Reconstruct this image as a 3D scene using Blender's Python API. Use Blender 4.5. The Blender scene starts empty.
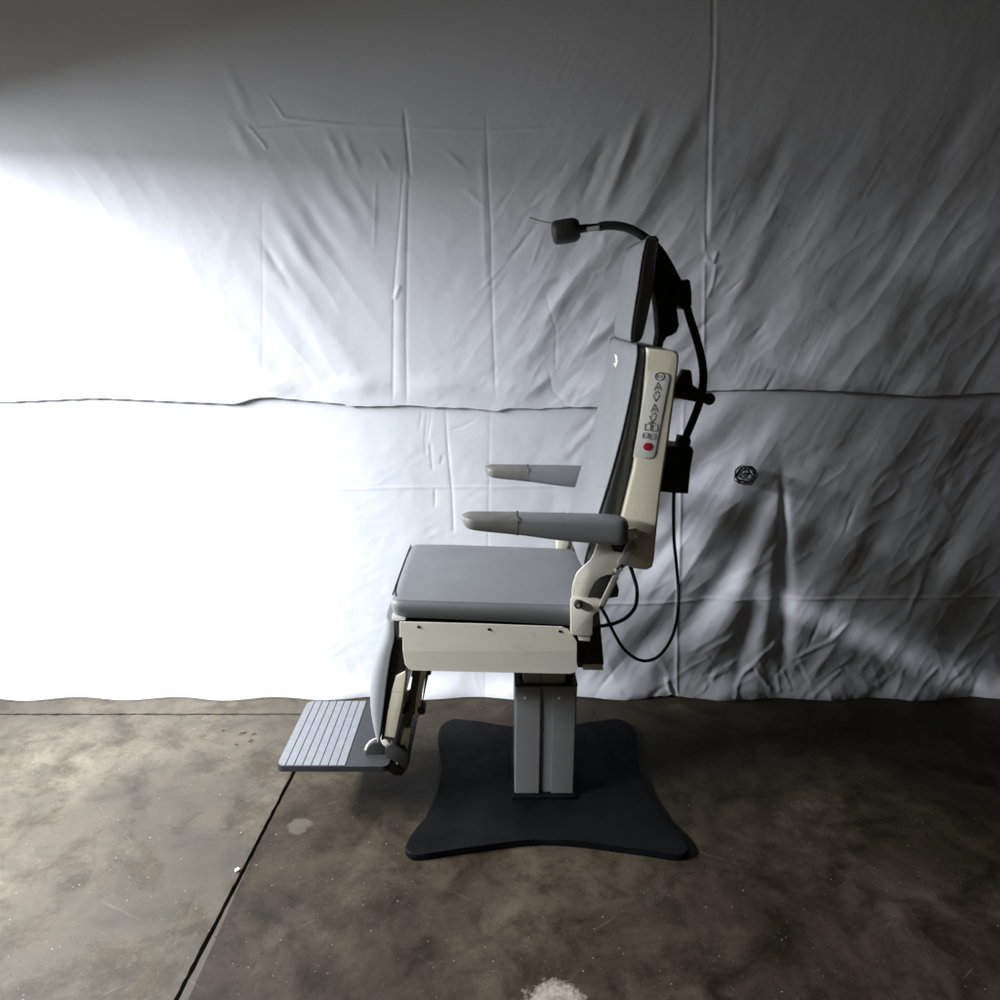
import bpy, bmesh, math, random
import numpy as np
from mathutils import Vector, Matrix
random.seed(7)
R = math.radians
scene = bpy.context.scene
col = scene.collection

# ------------------------------------------------------------ camera
F, PITCH, D, HC = 720.0, R(15.2), 1.915, 1.42
cam = bpy.data.objects.new('camera', bpy.data.cameras.new('camera'))
col.objects.link(cam)
cam.location = (0, -D, HC)
cam.rotation_euler = (R(90) - PITCH, 0, 0)
cam.data.sensor_width = 36
cam.data.lens = 36 * F / 1000
cam.data.clip_start = 0.02
cam.data.clip_end = 100
scene.camera = cam

# ------------------------------------------------------------ world, light, exposure
world = bpy.data.worlds.new('World')
scene.world = world
world.use_nodes = True
bg = world.node_tree.nodes['Background']
bg.inputs['Color'].default_value = (1.0, 0.88, 0.74, 1)
bg.inputs['Strength'].default_value = 0.011

def area(name, loc, rot, sx, sy, power, colour):
    l = bpy.data.lights.new(name, 'AREA')
    l.shape = 'RECTANGLE'; l.size = sx; l.size_y = sy
    l.energy = power; l.color = colour
    o = bpy.data.objects.new(name, l); col.objects.link(o)
    o.location = loc; o.rotation_euler = rot
    return o
# daylight coming in through the open door at the left
area('door_daylight', (-2.66, -0.72, 2.23), (0, R(-90), 0), 0.64, 1.9, 720, (0.95, 0.975, 1.0))
area('penumbra_strip', (-2.66, -0.72, 1.84), (0, R(-90), 0), 0.13, 1.9, 22, (0.95, 0.975, 1.0))  # thin dim strip added to soften the shadow edge on the sheet
# weak warm lamp added to soften the gradient, for light off the drive
area('low_bounce_fill', (-2.66, -0.85, 1.58), (0, R(-90), 0), 0.42, 1.9, 7, (1.0, 0.93, 0.84))
scene.view_settings.view_transform = 'Standard'
scene.view_settings.look = 'None'
scene.view_settings.exposure = 0.22
scene.view_settings.gamma = 1

# ------------------------------------------------------------ helpers
def W(px, py, Y):
    u = (px - 500) / F; v = (500 - py) / F
    dy = math.cos(PITCH) + v * math.sin(PITCH)
    dz = -math.sin(PITCH) + v * math.cos(PITCH)
    t = (Y + D) / dy
    return (u * t, HC + dz * t)
def P(px, py, Y):
    x, z = W(px, py, Y); return Vector((x, Y, z))
def G(px, py, Z=0.0):
    u = (px - 500) / F; v = (500 - py) / F
    dy = math.cos(PITCH) + v * math.sin(PITCH)
    dz = -math.sin(PITCH) + v * math.cos(PITCH)
    t = (Z - HC) / dz
    return Vector((u * t, dy * t - D, Z))

def link(name, bm, mat, parent=None, smooth=False, angle=None):
    me = bpy.data.meshes.new(name)
    bmesh.ops.recalc_face_normals(bm, faces=bm.faces)
    bm.to_mesh(me); bm.free()
    if mat: me.materials.append(mat)
    if smooth or angle:
        me.shade_smooth()
        if angle: me.set_sharp_from_angle(angle=R(angle))
    o = bpy.data.objects.new(name, me)
    col.objects.link(o)
    if parent:
        o.parent = parent
        base = parent
        off = Vector((0, 0, 0))
        while base: off += base.location; base = base.parent
        me.transform(Matrix.Translation(-off))
    return o
def tag(o, label=None, cat=None, group=None, kind=None):
    if label: o['label'] = label
    if cat: o['category'] = cat
    if group: o['group'] = group
    if kind: o['kind'] = kind
    return o
def empty(name, loc):
    o = bpy.data.objects.new(name, None); col.objects.link(o); o.location = loc
    o.empty_display_size = 0.05
    return o

def prism_bm(pts, Y0, Y1, bevel=0.0015, bm=None, seg=2):
    """pts: list of (X,Z) outline, extruded in Y."""
    own = bm is None
    b = bmesh.new()
    vs = [b.verts.new((x, Y0, z)) for x, z in pts]
    f = b.faces.new(vs)
    r = bmesh.ops.extrude_face_region(b, geom=[f])
    for v in r['geom']:
        if isinstance(v, bmesh.types.BMVert): v.co.y = Y1
    if bevel:
        es = [e for e in b.edges if abs(e.verts[0].co.y - e.verts[1].co.y) < 1e-6]
        bmesh.ops.bevel(b, geom=es, offset=bevel, segments=seg, affect='EDGES', profile=0.5, clamp_overlap=True)
    if own: return b
    me = bpy.data.meshes.new('t'); b.to_mesh(me); b.free(); bm.from_mesh(me); bpy.data.meshes.remove(me)
    return bm
def pxp(pts, Y): return [W(a, b, Y) for a, b in pts]
def prism(name, pts, Y, Y1, mat, parent, bevel=0.0015, seg=2, angle=40):
    return link(name, prism_bm(pxp(pts, Y), Y, Y1, bevel, seg=seg), mat, parent, angle=angle)

def box_bm(c, s, rot=None, bevel=0.0, bm=None, seg=2):
    b = bmesh.new()
    bmesh.ops.create_cube(b, size=1)
    for v in b.verts: v.co = Vector((v.co.x * s[0], v.co.y * s[1], v.co.z * s[2]))
    if bevel: bmesh.ops.bevel(b, geom=b.edges[:], offset=bevel, segments=seg, affect='EDGES', profile=0.5, clamp_overlap=True)
    if rot: bmesh.ops.rotate(b, cent=(0, 0, 0), matrix=rot, verts=b.verts)
    bmesh.ops.translate(b, vec=c, verts=b.verts)
    if bm is None: return b
    me = bpy.data.meshes.new('t'); b.to_mesh(me); b.free(); bm.from_mesh(me); bpy.data.meshes.remove(me)
    return bm
def cyl_bm(a, b_, r, r2=None, n=28, bevel=0.0, bm=None):
    a = Vector(a); b_ = Vector(b_); d = b_ - a
    b = bmesh.new()
    bmesh.ops.create_cone(b, cap_ends=True, segments=n, radius1=r, radius2=r if r2 is None else r2, depth=d.length)
    if bevel:
        es = [e for e in b.edges if abs(e.verts[0].co.z - e.verts[1].co.z) < 1e-6]
        bmesh.ops.bevel(b, geom=es, offset=bevel, segments=3, affect='EDGES', profile=0.5, clamp_overlap=True)
    q = Vector((0, 0, 1)).rotation_difference(d.normalized()).to_matrix()
    bmesh.ops.rotate(b, cent=(0, 0, 0), matrix=q, verts=b.verts)
    bmesh.ops.translate(b, vec=(a + b_) / 2, verts=b.verts)
    if bm is None: return b
    me = bpy.data.meshes.new('t'); b.to_mesh(me); b.free(); bm.from_mesh(me); bpy.data.meshes.remove(me)
    return bm
def catmull(pts, n=8, closed=False):
    pts = [Vector(p) for p in pts]
    out = []
    N = len(pts)
    rng = range(N if closed else N - 1)
    for i in rng:
        if closed: p0, p1, p2, p3 = pts[i - 1], pts[i], pts[(i + 1) % N], pts[(i + 2) % N]
        else: p0, p1, p2, p3 = pts[max(i - 1, 0)], pts[i], pts[i + 1], pts[min(i + 2, N - 1)]
        for k in range(n):
            t = k / n
            out.append(0.5 * ((2 * p1) + (p2 - p0) * t + (2 * p0 - 5 * p1 + 4 * p2 - p3) * t * t + (3 * p1 - p0 - 3 * p2 + p3) * t ** 3))
    if not closed: out.append(pts[-1])
    return out
def tube_bm(pts, r, n=12, closed=False, bm=None, radii=None):
    b = bm or bmesh.new()
    rings = []
    prev = None
    N = len(pts)
    for i, p in enumerate(pts):
        if closed: t = (pts[(i + 1) % N] - pts[i - 1]).normalized()
        else: t = (pts[min(i + 1, N - 1)] - pts[max(i - 1, 0)]).normalized()
        if prev is None:
            a = t.orthogonal().normalized()
        else:
            a = prev - t * prev.dot(t)
            if a.length < 1e-6: a = t.orthogonal()
            a.normalize()
        prev = a
        c = t.cross(a)
        rr = radii[i] if radii else r
        rings.append([b.verts.new(p + (a * math.cos(2 * math.pi * k / n) + c * math.sin(2 * math.pi * k / n)) * rr) for k in range(n)])
    for i in range(N if closed else N - 1):
        A = rings[i]; B = rings[(i + 1) % N]
        for k in range(n):
            b.faces.new((A[k], A[(k + 1) % n], B[(k + 1) % n], B[k]))
    if not closed:
        b.faces.new(rings[0][::-1]); b.faces.new(rings[-1])
    return b
def lathe_bm(prof, origin, axis, n=40):
    b = bmesh.new()
    q = Vector((0, 0, 1)).rotation_difference(Vector(axis).normalized()).to_matrix()
    rings = []
    for h, r in prof:
        rings.append([b.verts.new(Vector(origin) + q @ Vector((r * math.cos(2 * math.pi * k / n), r * math.sin(2 * math.pi * k / n), h))) for k in range(n)])
    for A, B in zip(rings, rings[1:]):
        for k in range(n): b.faces.new((A[k], A[(k + 1) % n], B[(k + 1) % n], B[k]))
    b.faces.new(rings[0][::-1]); b.faces.new(rings[-1])
    return b

# ------------------------------------------------------------ materials
class NT:
    def __init__(s, name):
        s.m = bpy.data.materials.new(name); s.m.use_nodes = True
        s.n = s.m.node_tree.nodes; s.l = s.m.node_tree.links
        s.b = s.n['Principled BSDF']
        s.tc = s.n.new('ShaderNodeTexCoord')
    def noise(s, scale, detail=6, rough=0.6, coord='Object', mapscale=None, rot=None, dist=0):
        t = s.n.new('ShaderNodeTexNoise'); t.inputs['Scale'].default_value = scale
        t.inputs['Detail'].default_value = detail; t.inputs['Roughness'].default_value = rough
        t.inputs['Distortion'].default_value = dist
        src = s.tc.outputs[coord]
        if mapscale or rot:
            for key, val in (('Rotation', rot), ('Scale', mapscale)):
                if val:
                    mp = s.n.new('ShaderNodeMapping'); mp.inputs[key].default_value = val
                    s.l.new(src, mp.inputs['Vector']); src = mp.outputs['Vector']
        s.l.new(src, t.inputs['Vector'])
        return t.outputs['Fac']
    def ramp(s, fac, stops):
        r = s.n.new('ShaderNodeValToRGB')
        e = r.color_ramp.elements
        while len(e) < len(stops): e.new(0.5)
        for q, (p, c) in zip(e, stops):
            q.position = p; q.color = (*c, 1) if len(c) == 3 else c
        s.l.new(fac, r.inputs['Fac'])
        return r.outputs['Color']
    def mix(s, fac, a, b, mode='MIX'):
        m = s.n.new('ShaderNodeMix'); m.data_type = 'RGBA'; m.blend_type = mode
        for k, v in ((0, fac), (6, a), (7, b)):
            if isinstance(v, (int, float)): m.inputs[k].default_value = v
            elif isinstance(v, tuple): m.inputs[k].default_value = (*v, 1)
            else: s.l.new(v, m.inputs[k])
        return m.outputs[2]
    def bump(s, h, strength, dist=0.001, prev=None):
        b = s.n.new('ShaderNodeBump'); b.inputs['Strength'].default_value = strength
        b.inputs['Distance'].default_value = dist
        s.l.new(h, b.inputs['Height'])
        if prev: s.l.new(prev, b.inputs['Normal'])
        return b.outputs['Normal']
def simple(name, c, rough=0.5, metal=0.0, var=0.12, nscale=14, bump=0.15, bscale=250, spec=0.5, coat=0, scuff=0):
    t = NT(name)
    n = t.noise(nscale)
    lo = tuple(x * (1 - var) for x in c); hi = tuple(min(1, x * (1 + var)) for x in c)
    cc = t.ramp(n, [(0.3, lo), (0.7, hi)])
    if scuff:
        a_ = t.ramp(t.noise(9, 8, 0.75, mapscale=(1, 1, 3)), [(0.60, (0, 0, 0)), (0.68, (scuff,) * 3)])
        cc = t.mix(a_, cc, tuple(x * 0.35 for x in c))
        a_ = t.ramp(t.noise(70, 3, 0.5, mapscale=(1, 1, 0.25), rot=(0, 0.6, 0)), [(0.70, (0, 0, 0)), (0.74, (scuff * 1.3,) * 3)])
        cc = t.mix(a_, cc, tuple(x * 0.3 for x in c))
    t.l.new(cc, t.b.inputs['Base Color'])
    t.b.inputs['Metallic'].default_value = metal
    n2 = t.noise(nscale * 2.3)
    t.l.new(t.ramp(n2, [(0.3, (rough * 0.85,) * 3), (0.7, (min(1, rough * 1.15),) * 3)]), t.b.inputs['Roughness'])
    t.b.inputs['Specular IOR Level'].default_value = spec
    t.b.inputs['Coat Weight'].default_value = coat
    if bump: t.l.new(t.bump(t.noise(bscale, 3), bump, 0.0006), t.b.inputs['Normal'])
    return t.m
M = {}
M['vinyl'] = simple('grey_vinyl', (0.215, 0.225, 0.235), 0.5, var=0.07, nscale=6, bump=0.25, bscale=420, spec=0.4)
_m = M['vinyl']; _n = _m.node_tree.nodes; _l = _m.node_tree.links
_tc = [q for q in _n if q.type == 'TEX_COORD'][0]; _bp = [q for q in _n if q.type == 'BUMP'][0]
_w = _n.new('ShaderNodeTexNoise'); _w.inputs['Scale'].default_value = 11; _w.inputs['Detail'].default_value = 5; _w.inputs['Distortion'].default_value = 0.8
_l.new(_tc.outputs['Object'], _w.inputs['Vector'])
_b2 = _n.new('ShaderNodeBump'); _b2.inputs['Strength'].default_value = 0.011; _b2.inputs['Distance'].default_value = 0.006
_l.new(_w.outputs['Fac'], _b2.inputs['Height']); _l.new(_bp.outputs['Normal'], _b2.inputs['Normal'])
_l.new(_b2.outputs['Normal'], _n['Principled BSDF'].inputs['Normal'])
M['piping'] = simple('dark_piping', (0.03, 0.032, 0.035), 0.45)
M['thread'] = simple('stitch_thread', (0.06, 0.065, 0.07), 0.8)
M['worn_vinyl'] = simple('worn_vinyl', (0.195, 0.192, 0.182), 0.5, var=0.2, nscale=26, bump=0.6, bscale=90)
M['cream'] = simple('cream_paint', (0.78, 0.74, 0.58), 0.42, var=0.035, nscale=9, bump=0.08, bscale=300, scuff=0.25)
M['panel_cream'] = simple('pale_panel_paint', (0.80, 0.765, 0.66), 0.4, var=0.03, nscale=9, bump=0.08, bscale=300, scuff=0.2)
M['sticker'] = simple('membrane_keypad', (0.72, 0.71, 0.66), 0.35, var=0.03)
M['ink'] = simple('dark_ink', (0.03, 0.03, 0.03), 0.5, var=0.1)
M['red'] = simple('red_button', (0.38, 0.012, 0.03), 0.4)
M['black'] = simple('black_plastic', (0.028, 0.028, 0.027), 0.55, bump=0.2, bscale=300, spec=0.3)
M['rubber'] = simple('black_rubber', (0.025, 0.026, 0.028), 0.6, spec=0.3)
M['base'] = simple('black_base_coat', (0.005, 0.0056, 0.0064), 0.62, var=0.35, nscale=12, spec=0.08)
M['alu'] = simple('grey_painted_metal', (0.21, 0.215, 0.22), 0.42, metal=0.0, var=0.06, bump=0.1, nscale=5, scuff=0.3)
M['steel'] = simple('bare_steel', (0.36, 0.35, 0.33), 0.35, metal=0.25, var=0.15, nscale=50)
M['white'] = simple('white_label', (0.78, 0.78, 0.76), 0.5, var=0.04)
M['brown'] = simple('brown_metal', (0.10, 0.085, 0.06), 0.5, var=0.2, nscale=30)
M['darkgrey'] = simple('charcoal_coat', (0.028, 0.029, 0.032), 0.5, var=0.15, nscale=25)
M['tread'] = simple('tread_strip', (0.19, 0.20, 0.22), 0.6, var=0.10, nscale=60, bump=0.5, bscale=500)
M['inner_metal'] = simple('inner_sleeve_metal', (0.36, 0.34, 0.29), 0.45, var=0.1)
M['screw'] = simple('dark_screw', (0.05, 0.045, 0.04), 0.4, metal=0.6)

# concrete
t = NT('stained_concrete')
big = t.noise(1.6, 8, 0.62, dist=0.4)
med = t.noise(7, 8, 0.65, dist=0.6)
fine = t.noise(90, 6, 0.7)
c1 = t.ramp(big, [(0.30, (0.018, 0.0132, 0.0085)), (0.5, (0.037, 0.0295, 0.0205)), (0.72, (0.084, 0.071, 0.053))])
c2 = t.ramp(med, [(0.34, (0.42, 0.39, 0.34)), (0.5, (0.95, 0.93, 0.89)), (0.68, (1.45, 1.42, 1.36))])
c = t.mix(1.0, c1, c2, 'MULTIPLY')
c3 = t.ramp(fine, [(0.28, (0.62, 0.6, 0.56)), (0.45, (1, 1, 1)), (0.72, (1.12, 1.12, 1.12))])
c = t.mix(1.0, c, c3, 'MULTIPLY')
sp = t.ramp(t.noise(160, 2, 0.5), [(0.735, (0, 0, 0)), (0.76, (1, 1, 1))])
c = t.mix(sp, c, (0.42, 0.39, 0.33))
scr = t.ramp(t.noise(2.2, 5, 0.6, mapscale=(1, 14, 1), rot=(0, 0, R(28))), [(0.66, (0, 0, 0)), (0.74, (0.18, 0.18, 0.18))])
c = t.mix(scr, c, (0.22, 0.20, 0.17))
# slab beyond the joint: a little paler, lightened further to stand for daylight falloff
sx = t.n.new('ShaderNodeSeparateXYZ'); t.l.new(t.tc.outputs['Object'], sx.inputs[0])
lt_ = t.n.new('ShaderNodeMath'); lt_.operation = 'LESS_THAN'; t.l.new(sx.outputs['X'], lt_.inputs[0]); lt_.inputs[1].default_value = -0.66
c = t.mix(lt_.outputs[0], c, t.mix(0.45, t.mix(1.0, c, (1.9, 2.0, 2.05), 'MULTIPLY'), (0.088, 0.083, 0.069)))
# ragged splash of pale paint
pc = G(556, 1008)
def blob(t, pc, rad, strength=1.0, nz=14):
    mp = t.n.new('ShaderNodeMapping'); mp.vector_type = 'POINT'
    mp.inputs['Location'].default_value = (-pc.x, -pc.y, 0)
    t.l.new(t.tc.outputs['Object'], mp.inputs['Vector'])
    sxy = t.n.new('ShaderNodeVectorMath'); sxy.operation = 'LENGTH'
    t.l.new(mp.outputs['Vector'], sxy.inputs[0])
    ad = t.n.new('ShaderNodeMath'); ad.operation = 'MULTIPLY_ADD'
    t.l.new(t.noise(nz, 8, 0.7), ad.inputs[0]); ad.inputs[1].default_value = rad * 1.9
    t.l.new(sxy.outputs['Value'], ad.inputs[2])
    return t.ramp(ad.outputs[0], [(rad * 1.75, (strength,) * 3), (rad * 2.02, (0, 0, 0))])
smu = t.ramp(t.noise(3.3, 10, 0.75, dist=0.3), [(0.50, (1, 1, 1)), (0.60, (0.62, 0.58, 0.52)), (0.66, (1, 1, 1))])
c = t.mix(1.0, c, smu, 'MULTIPLY')
scr2 = t.ramp(t.noise(5, 4, 0.5, mapscale=(1, 30, 1), rot=(0, 0, R(-35))), [(0.69, (0, 0, 0)), (0.73, (0.2, 0.2, 0.2))])
c = t.mix(scr2, c, (0.24, 0.22, 0.19))
grit = t.ramp(t.noise(75, 3, 0.6), [(0.68, (1, 1, 1)), (0.72, (0.35, 0.32, 0.28))])
c = t.mix(1.0, c, grit, 'MULTIPLY')
c = t.mix(blob(t, pc, 0.066, 0.85, 34), c, t.ramp(t.noise(40, 6, 0.7), [(0.35, (0.16, 0.13, 0.10)), (0.6, (0.40, 0.36, 0.32))]))
pc2 = G(299, 826)
c = t.mix(blob(t, pc2, 0.033, 0.2, 30), c, (0.24, 0.225, 0.19))
t.l.new(c, t.b.inputs['Base Color'])
t.l.new(t.ramp(med, [(0.3, (0.42,) * 3), (0.7, (0.72,) * 3)]), t.b.inputs['Roughness'])
t.b.inputs['Specular IOR Level'].default_value = 0.22
nb = t.bump(fine, 0.35, 0.0015)
t.l.new(t.bump(med, 0.3, 0.006, nb), t.b.inputs['Normal'])
M['concrete'] = t.m
# cloth
t = NT('white_cotton_cloth')
t.l.new(t.ramp(t.noise(2.5, 6), [(0.3, (0.71, 0.735, 0.80)), (0.7, (0.77, 0.795, 0.855))]), t.b.inputs['Base Color'])
t.b.inputs['Roughness'].default_value = 0.85
t.b.inputs['Specular IOR Level'].default_value = 0.15
n1 = t.bump(t.noise(600, 2), 0.12, 0.0006)
n2 = t.bump(t.noise(34, 6, 0.6, mapscale=(1, 1, 0.5), rot=(0, R(30), 0)), 0.16, 0.003, n1)
t.l.new(n2, t.b.inputs['Normal'])
M['cloth'] = t.m
M['wall'] = simple('dim_wall_plaster', (0.25, 0.22, 0.18), 0.9, var=0.1, nscale=3)

# ------------------------------------------------------------ setting: floor, added doorway wall
def slab(b, xs, ys, z=0.0, depth=0.035, jx0=None):
    pass
b = bmesh.new()
def slab_poly(pts):
    vs = [b.verts.new((x, y, 0)) for x, y in pts]
    f = b.faces.new(vs)
    r = bmesh.ops.extrude_face_region(b, geom=[f])
    for v in r['geom']:
        if isinstance(v, bmesh.types.BMVert): v.co.z = -0.03
def jit(x0, y0, x1, y1, n, a):
    out = []
    for i in range(n + 1):
        k = i / n
        j = random.uniform(-a, a) if 0 < i < n else 0
        dx, dy = x1 - x0, y1 - y0; L = math.hypot(dx, dy)
        out.append((x0 + dx * k - dy / L * j, y0 + dy * k + dx / L * j))
    return out
gA = G(295, 770); gB = G(220, 915)
sl = (gB.x - gA.x) / (gB.y - gA.y)
def jx(y): return gA.x + sl * (y - gA.y)
YJ = G(260, 714.5).y
g = 0.0055
slab_poly(jit(jx(-7) + g, -7, jx(YJ) + g, YJ, 420, 0.0012) + jit(jx(YJ) + g, YJ, jx(1.6) + g, 1.6, 40, 0.001) + [(7, 1.6), (7, -7)])
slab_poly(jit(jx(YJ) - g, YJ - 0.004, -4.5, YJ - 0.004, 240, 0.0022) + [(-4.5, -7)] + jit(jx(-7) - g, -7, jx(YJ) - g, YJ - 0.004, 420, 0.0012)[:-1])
slab_poly([(-4.5, YJ + 0.006)] + jit(-4.5, YJ + 0.006, jx(YJ) - g, YJ + 0.006, 240, 0.0025)[1:] + [(jx(1.6) - g, 1.6), (-4.5, 1.6)])
box_bm((1.25, -2.7, -0.04), (11.5, 8.6, 0.04), bm=b)
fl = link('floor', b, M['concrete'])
tag(fl, kind='structure')

# unseen wall added at the left: its doorway edge shapes the incoming daylight
b = bmesh.new()
XW = -2.15
LINTEL = 1.90
box_bm((XW - 0.08, -2.6, LINTEL + 2.4), (0.16, 9.6, 4.8), bm=b)
box_bm((XW - 0.08, 1.4, LINTEL / 2 - 0.003), (0.16, 1.5, LINTEL), bm=b)
box_bm((XW - 0.08, -6.6, LINTEL / 2 - 0.003), (0.16, 1.5, LINTEL), bm=b)
dw = link('daylight_shaping_wall', b, M['wall'])
tag(dw, 'unseen wall with a wide open doorway, added left of the sheet to shape the daylight', 'wall')

# ------------------------------------------------------------ hanging sheets
rng = np.random.RandomState(5)
def vnoise(x, y, seed):
    r = np.random.RandomState(seed).rand(256, 256)
    xi = np.floor(x).astype(int); yi = np.floor(y).astype(int)
    fx = x - xi; fy = y - yi
    fx = fx ** 3 * (fx * (6 * fx - 15) + 10); fy = fy ** 3 * (fy * (6 * fy - 15) + 10)
    a = r[xi % 256, yi % 256]; b = r[(xi + 1) % 256, yi % 256]
    c = r[xi % 256, (yi + 1) % 256]; d = r[(xi + 1) % 256, (yi + 1) % 256]
    return (a * (1 - fx) + b * fx) * (1 - fy) + (c * (1 - fx) + d * fx) * fy - 0.5
def rotn(px, py, ang, lu, lv, seed):
    a = math.radians(ang); u = px * math.cos(a) + py * math.sin(a); v = -px * math.sin(a) + py * math.cos(a)
    return vnoise(u / lu + 50, v / lv + 50, seed)
def seg(px, py, x0, y0, x1, y1):
    dx, dy = x1 - x0, y1 - y0; L2 = dx * dx + dy * dy; L = math.sqrt(L2)
    s = ((px - x0) * dx + (py - y0) * dy) / L2
    d = ((px - x0) * dy - (py - y0) * dx) / L      # signed
    e = np.clip(s, 0, 1)
    along = np.abs(s - e) * L
    return s, d, along
def crease(px, py, pts, amp, w, taper=0.12, kind='ridge'):
    h = np.zeros_like(px); n = len(pts) - 1
    for i in range(n):
        s, d, al = seg(px, py, *pts[i], *pts[i + 1])
        g = (i + np.clip(s, 0, 1)) / n
        tp = np.clip(g / taper, 0, 1) * np.clip((1 - g) / taper, 0, 1) if taper > 0 else 1
        q = np.exp(-(al / w) ** 2)
        if kind == 'ridge': k = np.exp(-(d / w) ** 2)
        elif kind == 'step': k = d / w * np.exp(-(d / w) ** 2) * 1.6
        elif kind == 'sharp': k = np.exp(-np.abs(d) / w)
        h = np.where(np.abs(amp * k * q * tp) > np.abs(h), amp * k * q * tp, h)
    return h
def fold(px, py, cx, cy, ang, L, w, amp):
    a = math.radians(ang); dx, dy = px - cx, py - cy
    u = dx * math.cos(a) + dy * math.sin(a); v = -dx * math.sin(a) + dy * math.cos(a)
    v = v + 0.10 * w * np.sin(u / L * 5 + cx)
    return amp * np.exp(-(u / L) ** 2 - (v / w) ** 2)
def to_px(X, Z, Y):
    yy = Y + D; zz = Z - HC
    zc = yy * math.cos(PITCH) - zz * math.sin(PITCH)
    up = yy * math.sin(PITCH) + zz * math.cos(PITCH)
    return 500 + F * X / zc, 500 - F * up / zc
MM = 0.001
def upper_h(x, y):
    h = np.zeros_like(x)
    # soft diagonal drapes: left half falls to the right, right half falls to the left
    wl = np.clip((430 - x) / 120, 0, 1); wr = np.clip((x - 430) / 120, 0, 1)
    lo = np.clip((y - 60) / 160, 0.12, 1)
    h += wl * lo * (rotn(x, y, 52, 150, 26, 3) * 6 + rotn(x, y, 60, 60, 12, 4) * 1.2) * MM
    h += wr * lo * (rotn(x, y, -58, 130, 30, 5) * 7 + rotn(x, y, -52, 55, 11, 6) * 2.0) * MM
    h += rotn(x, y, 0, 220, 200, 8) * 14 * MM
    h -= wr * lo * np.abs(rotn(x, y, -55, 90, 20, 31)) * 5 * MM + wr * lo * np.abs(rotn(x, y, -40, 40, 12, 32)) * 2.2 * MM
    h -= wl * lo * np.abs(rotn(x, y, 56, 70, 20, 33)) * 3 * MM
    h -= np.abs(rotn(x, y, 15, 30, 26, 34)) * lo * 1.2 * MM + np.abs(rotn(x, y, -30, 18, 9, 35)) * lo * 0.9 * MM + wr * np.abs(rotn(x, y, -62, 26, 7, 36)) * 1.3 * MM
    h += rotn(x, y, 20, 9, 9, 9) * 0.5 * MM
    # vertical fold lines from the packet
    h += crease(x, y, [(404, 108), (408, 150), (410, 178)], -3 * MM, 1.8)
    h += crease(x, y, [(404, 165), (399, 230), (394, 290), (393, 405)], -2.0 * MM, 1.2, 0.05, 'sharp') + crease(x, y, [(404, 165), (402, 230), (400, 290), (400, 405)], 1.5 * MM, 5, 0.05)
    h += crease(x, y, [(409, 180), (407, 260), (406, 330), (407, 405)], -1.8 * MM, 1.2, 0.05, 'sharp')
    h += crease(x, y, [(394, 300), (400, 285)], 3 * MM, 2)
    h += crease(x, y, [(486, 110), (488, 170), (491, 230), (492, 300), (496, 405)], -1.7 * MM, 1.2, 0.06, 'sharp')
    h += crease(x, y, [(482, 150), (484, 230), (487, 290)], 1.0 * MM, 3)
    h += crease(x, y, [(262, 190), (263, 300), (262, 405)], -0.8 * MM, 1.2, 0.12, 'sharp')
    h += crease(x, y, [(376, 180), (374, 250)], 0.9 * MM, 1.8)
    h += crease(x, y, [(713, -60), (713, 60), (710, 100), (708, 180), (706, 240), (705, 262)], -2.6 * MM, 1.8, 0.04)
    h += crease(x, y, [(716, 20), (714, 100), (711, 160), (710, 235)], 1.6 * MM, 3.0, 0.08)
    h += crease(x, y, [(704, 232), (706, 260), (713, 262), (717, 250)], 3.5 * MM, 2)
    h += crease(x, y, [(716, 262), (712, 285), (706, 300)], 2.6 * MM, 2)
    h += crease(x, y, [(704, 262), (704, 330), (704, 395)], 2.2 * MM, 1.6, 0.05)
    # horizontal fold
    h += crease(x, y, [(220, 131), (345, 125), (480, 131), (560, 128)], 0.9 * MM, 1.6)
    h += crease(x, y, [(268, 94), (284, 118), (310, 122), (345, 125)], 2 * MM, 1.6)
    h += crease(x, y, [(246, 124), (262, 142), (267, 150)], 2.2 * MM, 1.7)
    for cx, cy, a, L, w, am in [(290, 235, 58, 40, 8, 7), (318, 225, 55, 36, 7, -6), (340, 205, 56, 34, 8, 6), (335, 150, 65, 16, 4, 4),
        (351, 152, 68, 18, 4, 4), (365, 205, 60, 22, 6, 4), (243, 140, 60, 25, 6, 5), (240, 95, 65, 25, 6, 4), (275, 262, 58, 26, 4, -5),
        (300, 255, 55, 30, 8, 5), (385, 160, 60, 14, 3, 2.5), (455, 160, 42, 14, 3, 2.5), (475, 198, 42, 12, 3, 2.5),
        (626, 150, -68, 34, 5, 9), (640, 150, -68, 30, 6, -8), (612, 190, -66, 30, 7, 7), (598, 160, -70, 28, 6, -6), (675, 150, -60, 40, 11, 9),
        (695, 135, -60, 34, 9, -8), (770, 175, -62, 30, 8, -9), (760, 240, -62, 42, 10, 9), (738, 290, -60, 36, 9, 8), (560, 190, -62, 40, 10, 5),
        (590, 262, -45, 34, 8, 8), (575, 245, -50, 28, 7, -6), (560, 300, -45, 34, 9, 7), (605, 300, -45, 34, 9, -6), (540, 340, -50, 30, 8, 6),
        (600, 335, -42, 28, 6, 7), (640, 200, -60, 50, 12, 7), (668, 215, -58, 50, 12, -7), (735, 340, -50, 46, 12, 10), (760, 320, -52, 46, 12, -9),
        (715, 215, -75, 30, 8, 5), (850, 180, -62, 90, 16, 9), (900, 300, -60, 90, 18, 10), (820, 330, -55, 80, 16, -9), (950, 150, -64, 80, 15, -8), (540, 385, -30, 25, 6, 4)]:
        h += fold(x, y, cx, cy, a, L, w, am * 0.72 * MM)
    h += crease(x, y, [(545, 292), (550, 310), (556, 330), (556, 345), (555, 375)], -1.2 * MM, 1.2, 0.12, 'sharp')
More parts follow.
